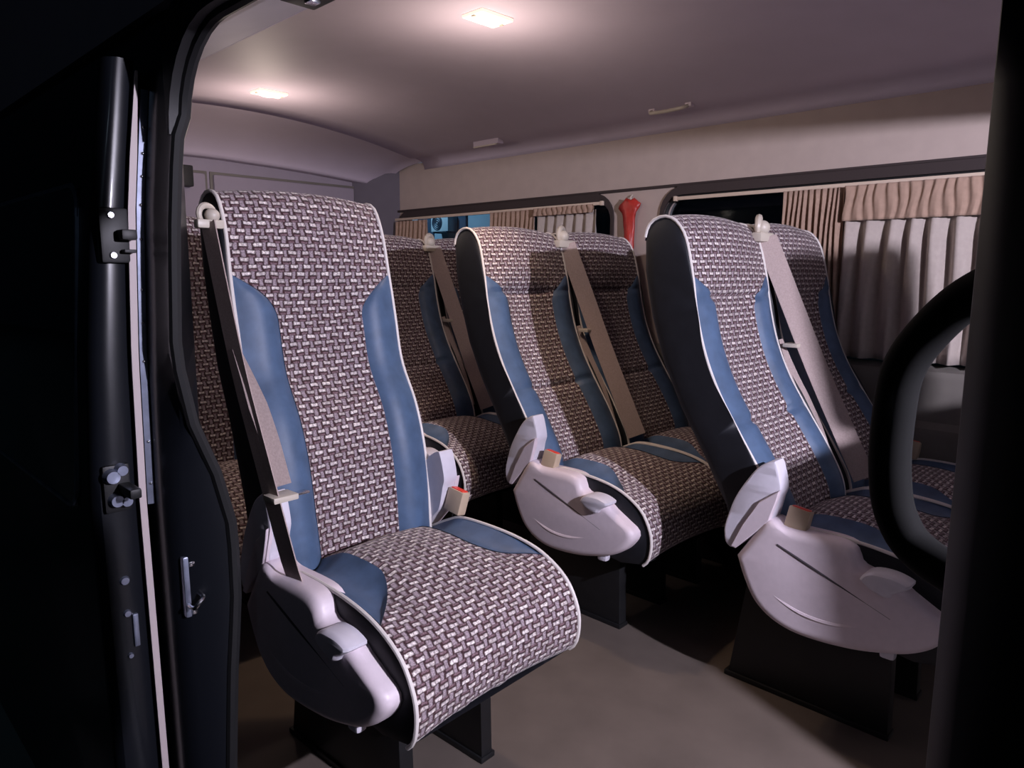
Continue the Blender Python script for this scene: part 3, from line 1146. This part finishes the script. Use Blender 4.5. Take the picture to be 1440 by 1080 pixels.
GRP = None
BELT_AISLE = dict(side=1, top=(-0.268, 0.222, 1.215),
                  knots=[(-0.268, 0.226, 1.20), (-0.19, 0.238, 1.02), (-0.10, 0.246, 0.82), (0.0, 0.25, 0.62), (0.052, 0.252, 0.518)],
                  second=[(-0.205, 0.225, 0.90), (-0.16, 0.226, 0.80), (-0.08, 0.224, 0.65), (-0.03, 0.228, 0.52)],
                  tongue=(-0.168, 0.240, 0.885))
aisle = make_seat('passenger_seat', False, (-1,), 'h', BELT_AISLE, (0.066, -0.232, 0.522))
aisle.location = (0.397, 1.10, 0)
G2 = 'double seats along the curtained windows'
tag(aisle, 'woven and blue aisle seat level with the wide drawn curtain', 'seat', G2)
b_seat = copy_tree(aisle)
b_seat.location = (-0.377, 1.10, 0)
tag(b_seat, 'woven and blue aisle seat level with the red bag on the wall', 'seat', G2)
c_seat = copy_tree(aisle)
c_seat.location = (-1.150, 1.10, 0)
tag(c_seat, 'aisle seat level with the gap between the rear curtains', 'seat', G2)

window_seat = make_seat('passenger_seat', False, (), 'h', None, (0.050, 0.226, 0.530))
window_seat.location = (0.397, 1.563, 0)
tag(window_seat, 'window seat right beside the wide drawn curtain', 'seat', G2)
for x, lab in ((-0.377, 'window seat just below the red bag on the wall pillar'), (-1.150, 'window seat below the gap between the rear curtains')):
    c = copy_tree(window_seat)
    c.location = (x, 1.563, 0)
    tag(c, lab, 'seat', G2)

BELT_SINGLE = dict(side=-1, top=(-0.180, -0.242, 1.200),
                   knots=[(-0.182, -0.246, 1.19), (-0.12, -0.252, 1.03), (-0.06, -0.256, 0.88), (0.01, -0.256, 0.72), (0.085, -0.254, 0.545), (0.105, -0.248, 0.49)],
                   second=[(-0.085, -0.250, 0.94), (-0.035, -0.246, 0.86), (0.01, -0.240, 0.77), (0.045, -0.235, 0.675)],
                   tongue=(0.052, -0.236, 0.655), wd=(1.0, 0.08, 0.0), width=0.050)
single = make_seat('passenger_seat', True, (-1, 1), 'v', BELT_SINGLE, (0.047, 0.236, 0.535))
single.location = (-0.226, 0.134, 0)
single.rotation_euler.z = math.radians(2.0)
G1 = 'single seats on the sliding door side'
tag(single, 'single woven and blue seat standing right in the sliding door opening', 'seat', G1)
s2 = copy_tree(single)
s2.location = (-1.12, 0.134, 0)
s2.rotation_euler.z = 0
tag(s2, 'single seat behind the one that stands in the sliding door opening', 'seat', G1)

# ================================================================== curtains and things on the walls


def wave_sheet(x0, x1, z0, z1, y, folds, amp, m, name, parent=None, seed=0, pinch=0.35, flare=0.0):
    rnd = random.Random(seed)
    nx, nz = folds * 10, 14
    ph = [rnd.uniform(-0.6, 0.6) for _ in range(folds + 2)]
    V, F = [], []
    for j in range(nz + 1):
        f = j / nz
        z = z1 + (z0 - z1) * f
        a = amp * (pinch + (1 - pinch) * sstep(0.0, 0.25, f))
        for i in range(nx + 1):
            t = i / nx
            k = t * folds
            kk = int(k)
            p = ph[kk] * (1 - (k - kk)) + ph[kk + 1] * (k - kk)
            x = x0 + (x1 - x0) * t + flare * (t - 0.5) * f + 0.004 * math.sin(5 * f + k)
            yy = y - a * math.sin(2 * math.pi * k + p) - 0.3 * a * math.sin(4 * math.pi * k + 2 * p + 3 * f)
            V.append((x, yy, z))
    for j in range(nz):
        for i in range(nx):
            q = j * (nx + 1) + i
            F.append((q, q + 1, q + nx + 2, q + nx + 1))
    o = mk(name, V, F, m, parent)
    sd_ = o.modifiers.new('thick', 'SOLIDIFY')
    sd_.thickness = 0.0016
    return o


def curtain(x0, x1, z0, z1, folds, amp, body, label, seed, header=None, y=1.812, flare=0.0):
    r = empty('curtain', ((x0 + x1) / 2, y, z0))
    tag(r, label, 'curtain', 'curtains on the far windows')
    c = (x0 + x1) / 2
    wave_sheet(x0 - c, x1 - c, 0, (z1 - z0) - (header or 0) * 0.6, 0, folds, amp, body, 'curtain_cloth', r, seed, 0.35, flare)
    if header:
        wave_sheet(x0 - c, x1 - c, (z1 - z0) - header, z1 - z0, -0.022, folds * 2, 0.004, 'curtain', 'curtain_header', r, seed + 20, 0.8, flare)
    return r


curtain(-0.045, 0.172, 0.81, 1.385, 11, 0.015, 'curtain', 'tan curtain gathered in tight pleats at the dark open half of its window', 1)
curtain(0.178, 0.98, 0.81, 1.385, 12, 0.020, 'lining', 'pale curtain drawn wide with a tan gathered top band', 2, header=0.115)
curtain(-1.56, -1.252, 0.82, 1.393, 10, 0.014, 'curtain', 'tan curtain gathered beside the pale lined one', 3)
curtain(-1.24, -0.885, 0.82, 1.393, 6, 0.016, 'lining', 'pale curtain with tan header beside the wall pillar with the red bag', 4, header=0.035)
curtain(-2.34, -2.06, 0.82, 1.385, 8, 0.016, 'curtain', 'tan curtain bunched in the far rear corner of its window', 5)


def rail(x0, x1, z, label):
    r = empty('curtain_rail', (x0, 1.832, z))
    tag(r, label, 'rail', 'cream curtain rails')
    box('rail_bar', 0, x1 - x0, -0.006, 0.006, -0.007, 0.007, 'rail', r, bev=0.002)
    box('end_stop', -0.006, 0.008, -0.008, 0.008, -0.010, 0.010, 'rail', r, bev=0.002)
    box('end_stop', x1 - x0 - 0.008, x1 - x0 + 0.006, -0.008, 0.008, -0.010, 0.010, 'rail', r, bev=0.002)


rail(-0.500, 1.0, 1.392, 'cream curtain rail above the dark bare window half')
rail(-2.45, -0.87, 1.398, 'cream curtain rail above the window with the bluish street view')

# red bag hanging from a hook on the pillar
rbag = empty('red_bag', (-0.718, 1.83, 1.26))
tag(rbag, 'knotted red plastic bag hanging on the wall pillar between the windows', 'bag')
V, F = [], []
rows = [(0.000, 0.022), (0.03, 0.026), (0.06, 0.028), (0.085, 0.034), (0.105, 0.050), (0.120, 0.052), (0.132, 0.034), (0.145, 0.018)]
rows = [(-0.10, 0.018), (-0.05, 0.021)] + rows
seg = 20
for j, (z, r) in enumerate(rows):
    for k in range(seg):
        a = 2 * math.pi * k / seg
        rr = r * (1 + 0.16 * math.sin(3 * a + j * 0.8) + 0.08 * math.sin(7 * a + j))
        V.append((rr * math.cos(a), 0.0 + 0.016 * math.sin(a) * (1 + 0.2 * math.sin(5 * a + j)) - 0.004, z + 0.006 * math.sin(2 * a + 0.5)))
for j in range(len(rows) - 1):
    for k in range(seg):
        k2 = (k + 1) % seg
        F.append((j * seg + k, j * seg + k2, (j + 1) * seg + k2, (j + 1) * seg + k))
F += [tuple(range(seg)), tuple((len(rows) - 1) * seg + k for k in range(seg))]
mk('bag_body', V, F, 'bag', rbag)
mb = MB()
tube(mb, [(0.0, 0.004, 0.135), (0.0, 0.0, 0.155), (0.003, 0.010, 0.163)], 0.003, 6)
mb.build('hook', 'guide', rbag)


def roof_handle(x, y, z, ln, label):
    r = empty('roof_grab_handle', (x, y, z))
    tag(r, label, 'handle', 'handles along the roof edge')
    pts, _ = catmull([(-ln / 2, 0.02, 0.012), (-ln / 2 + 0.006, -0.014, -0.004), (-ln / 2 + 0.03, -0.022, -0.008), (0, -0.024, -0.010), (ln / 2 - 0.03, -0.022, -0.008), (ln / 2 - 0.006, -0.014, -0.004), (ln / 2, 0.02, 0.012)], 30)
    mb = MB()
    tube(mb, pts, 0.007, 8)
    mb.build('grip', 'guide', r)
    for s in (-1, 1):
        box('mount', s * ln / 2 - 0.014, s * ln / 2 + 0.014, 0.0, 0.03, 0.0, 0.026, 'lilac', r, bev=0.004)


roof_handle(-0.455, 1.690, 1.708, 0.16, 'pale grab handle at the roof edge above the wall pillar with the red bag')
r = empty('roof_vent', (-1.47, 1.700, 1.702))
tag(r, 'small slotted vent at the roof edge above the rear curtains', 'vent')
for k in range(3):
    box('slat', -0.075, 0.075, -0.012 + 0.010 * k, -0.004 + 0.010 * k, -0.012 + 0.006 * k, -0.006 + 0.006 * k, 'guide', r, bev=0.001)
box('vent_frame', -0.085, 0.085, -0.004, 0.035, -0.004, 0.022, 'headliner', r, bev=0.003)

# ================================================================== street side: building across the road
fb = empty('building', (-22, 20, -0.62))
tag(fb, 'pale blue lit building across the street seen through the curtain gap', 'building')
box('facade', -16, 5.5, 0.0, 0.4, 0, 9, 'facade', fb, bev=0)
for xx in (-10.4, -7.2, -4.0, -0.3, 3.6):
    box('pilaster', xx, xx + 0.55, -0.10, 0.01, 0, 9, 'facade_dark', fb, bev=0.02)
for xx in (-9.2, -6.0, -3.0, 1.9):
    wnd = box('window', xx, xx + 1.1, -0.06, 0.01, 3.1, 4.7, 'facade_dark', fb, bev=0.01)
    box('sill', xx - 0.08, xx + 1.18, -0.16, 0.01, 3.0, 3.1, 'white', wnd, bev=0.01)
ac = empty('air_conditioner', (-22.9, 19.66, 2.85))
tag(ac, 'white outdoor air conditioner unit on the pale building wall', 'air conditioner')
box('case', -0.55, 0.55, -0.22, 0.22, 0, 0.75, 'white', ac, bev=0.03)
mb = MB()
for rr in (0.07, 0.15, 0.23, 0.30):
    pts = [(-0.14 + rr * math.cos(a), -0.235, 0.375 + rr * math.sin(a)) for a in [2 * math.pi * k / 24 for k in range(26)]]
    tube(mb, pts, 0.022, 6)
mb.build('fan_grille', 'facade_dark', ac)
for s in (-0.45, 0.40):
    box('bracket', s, s + 0.05, -0.22, 0.28, -0.06, 0.0, 'facade_dark', ac, bev=0.005)
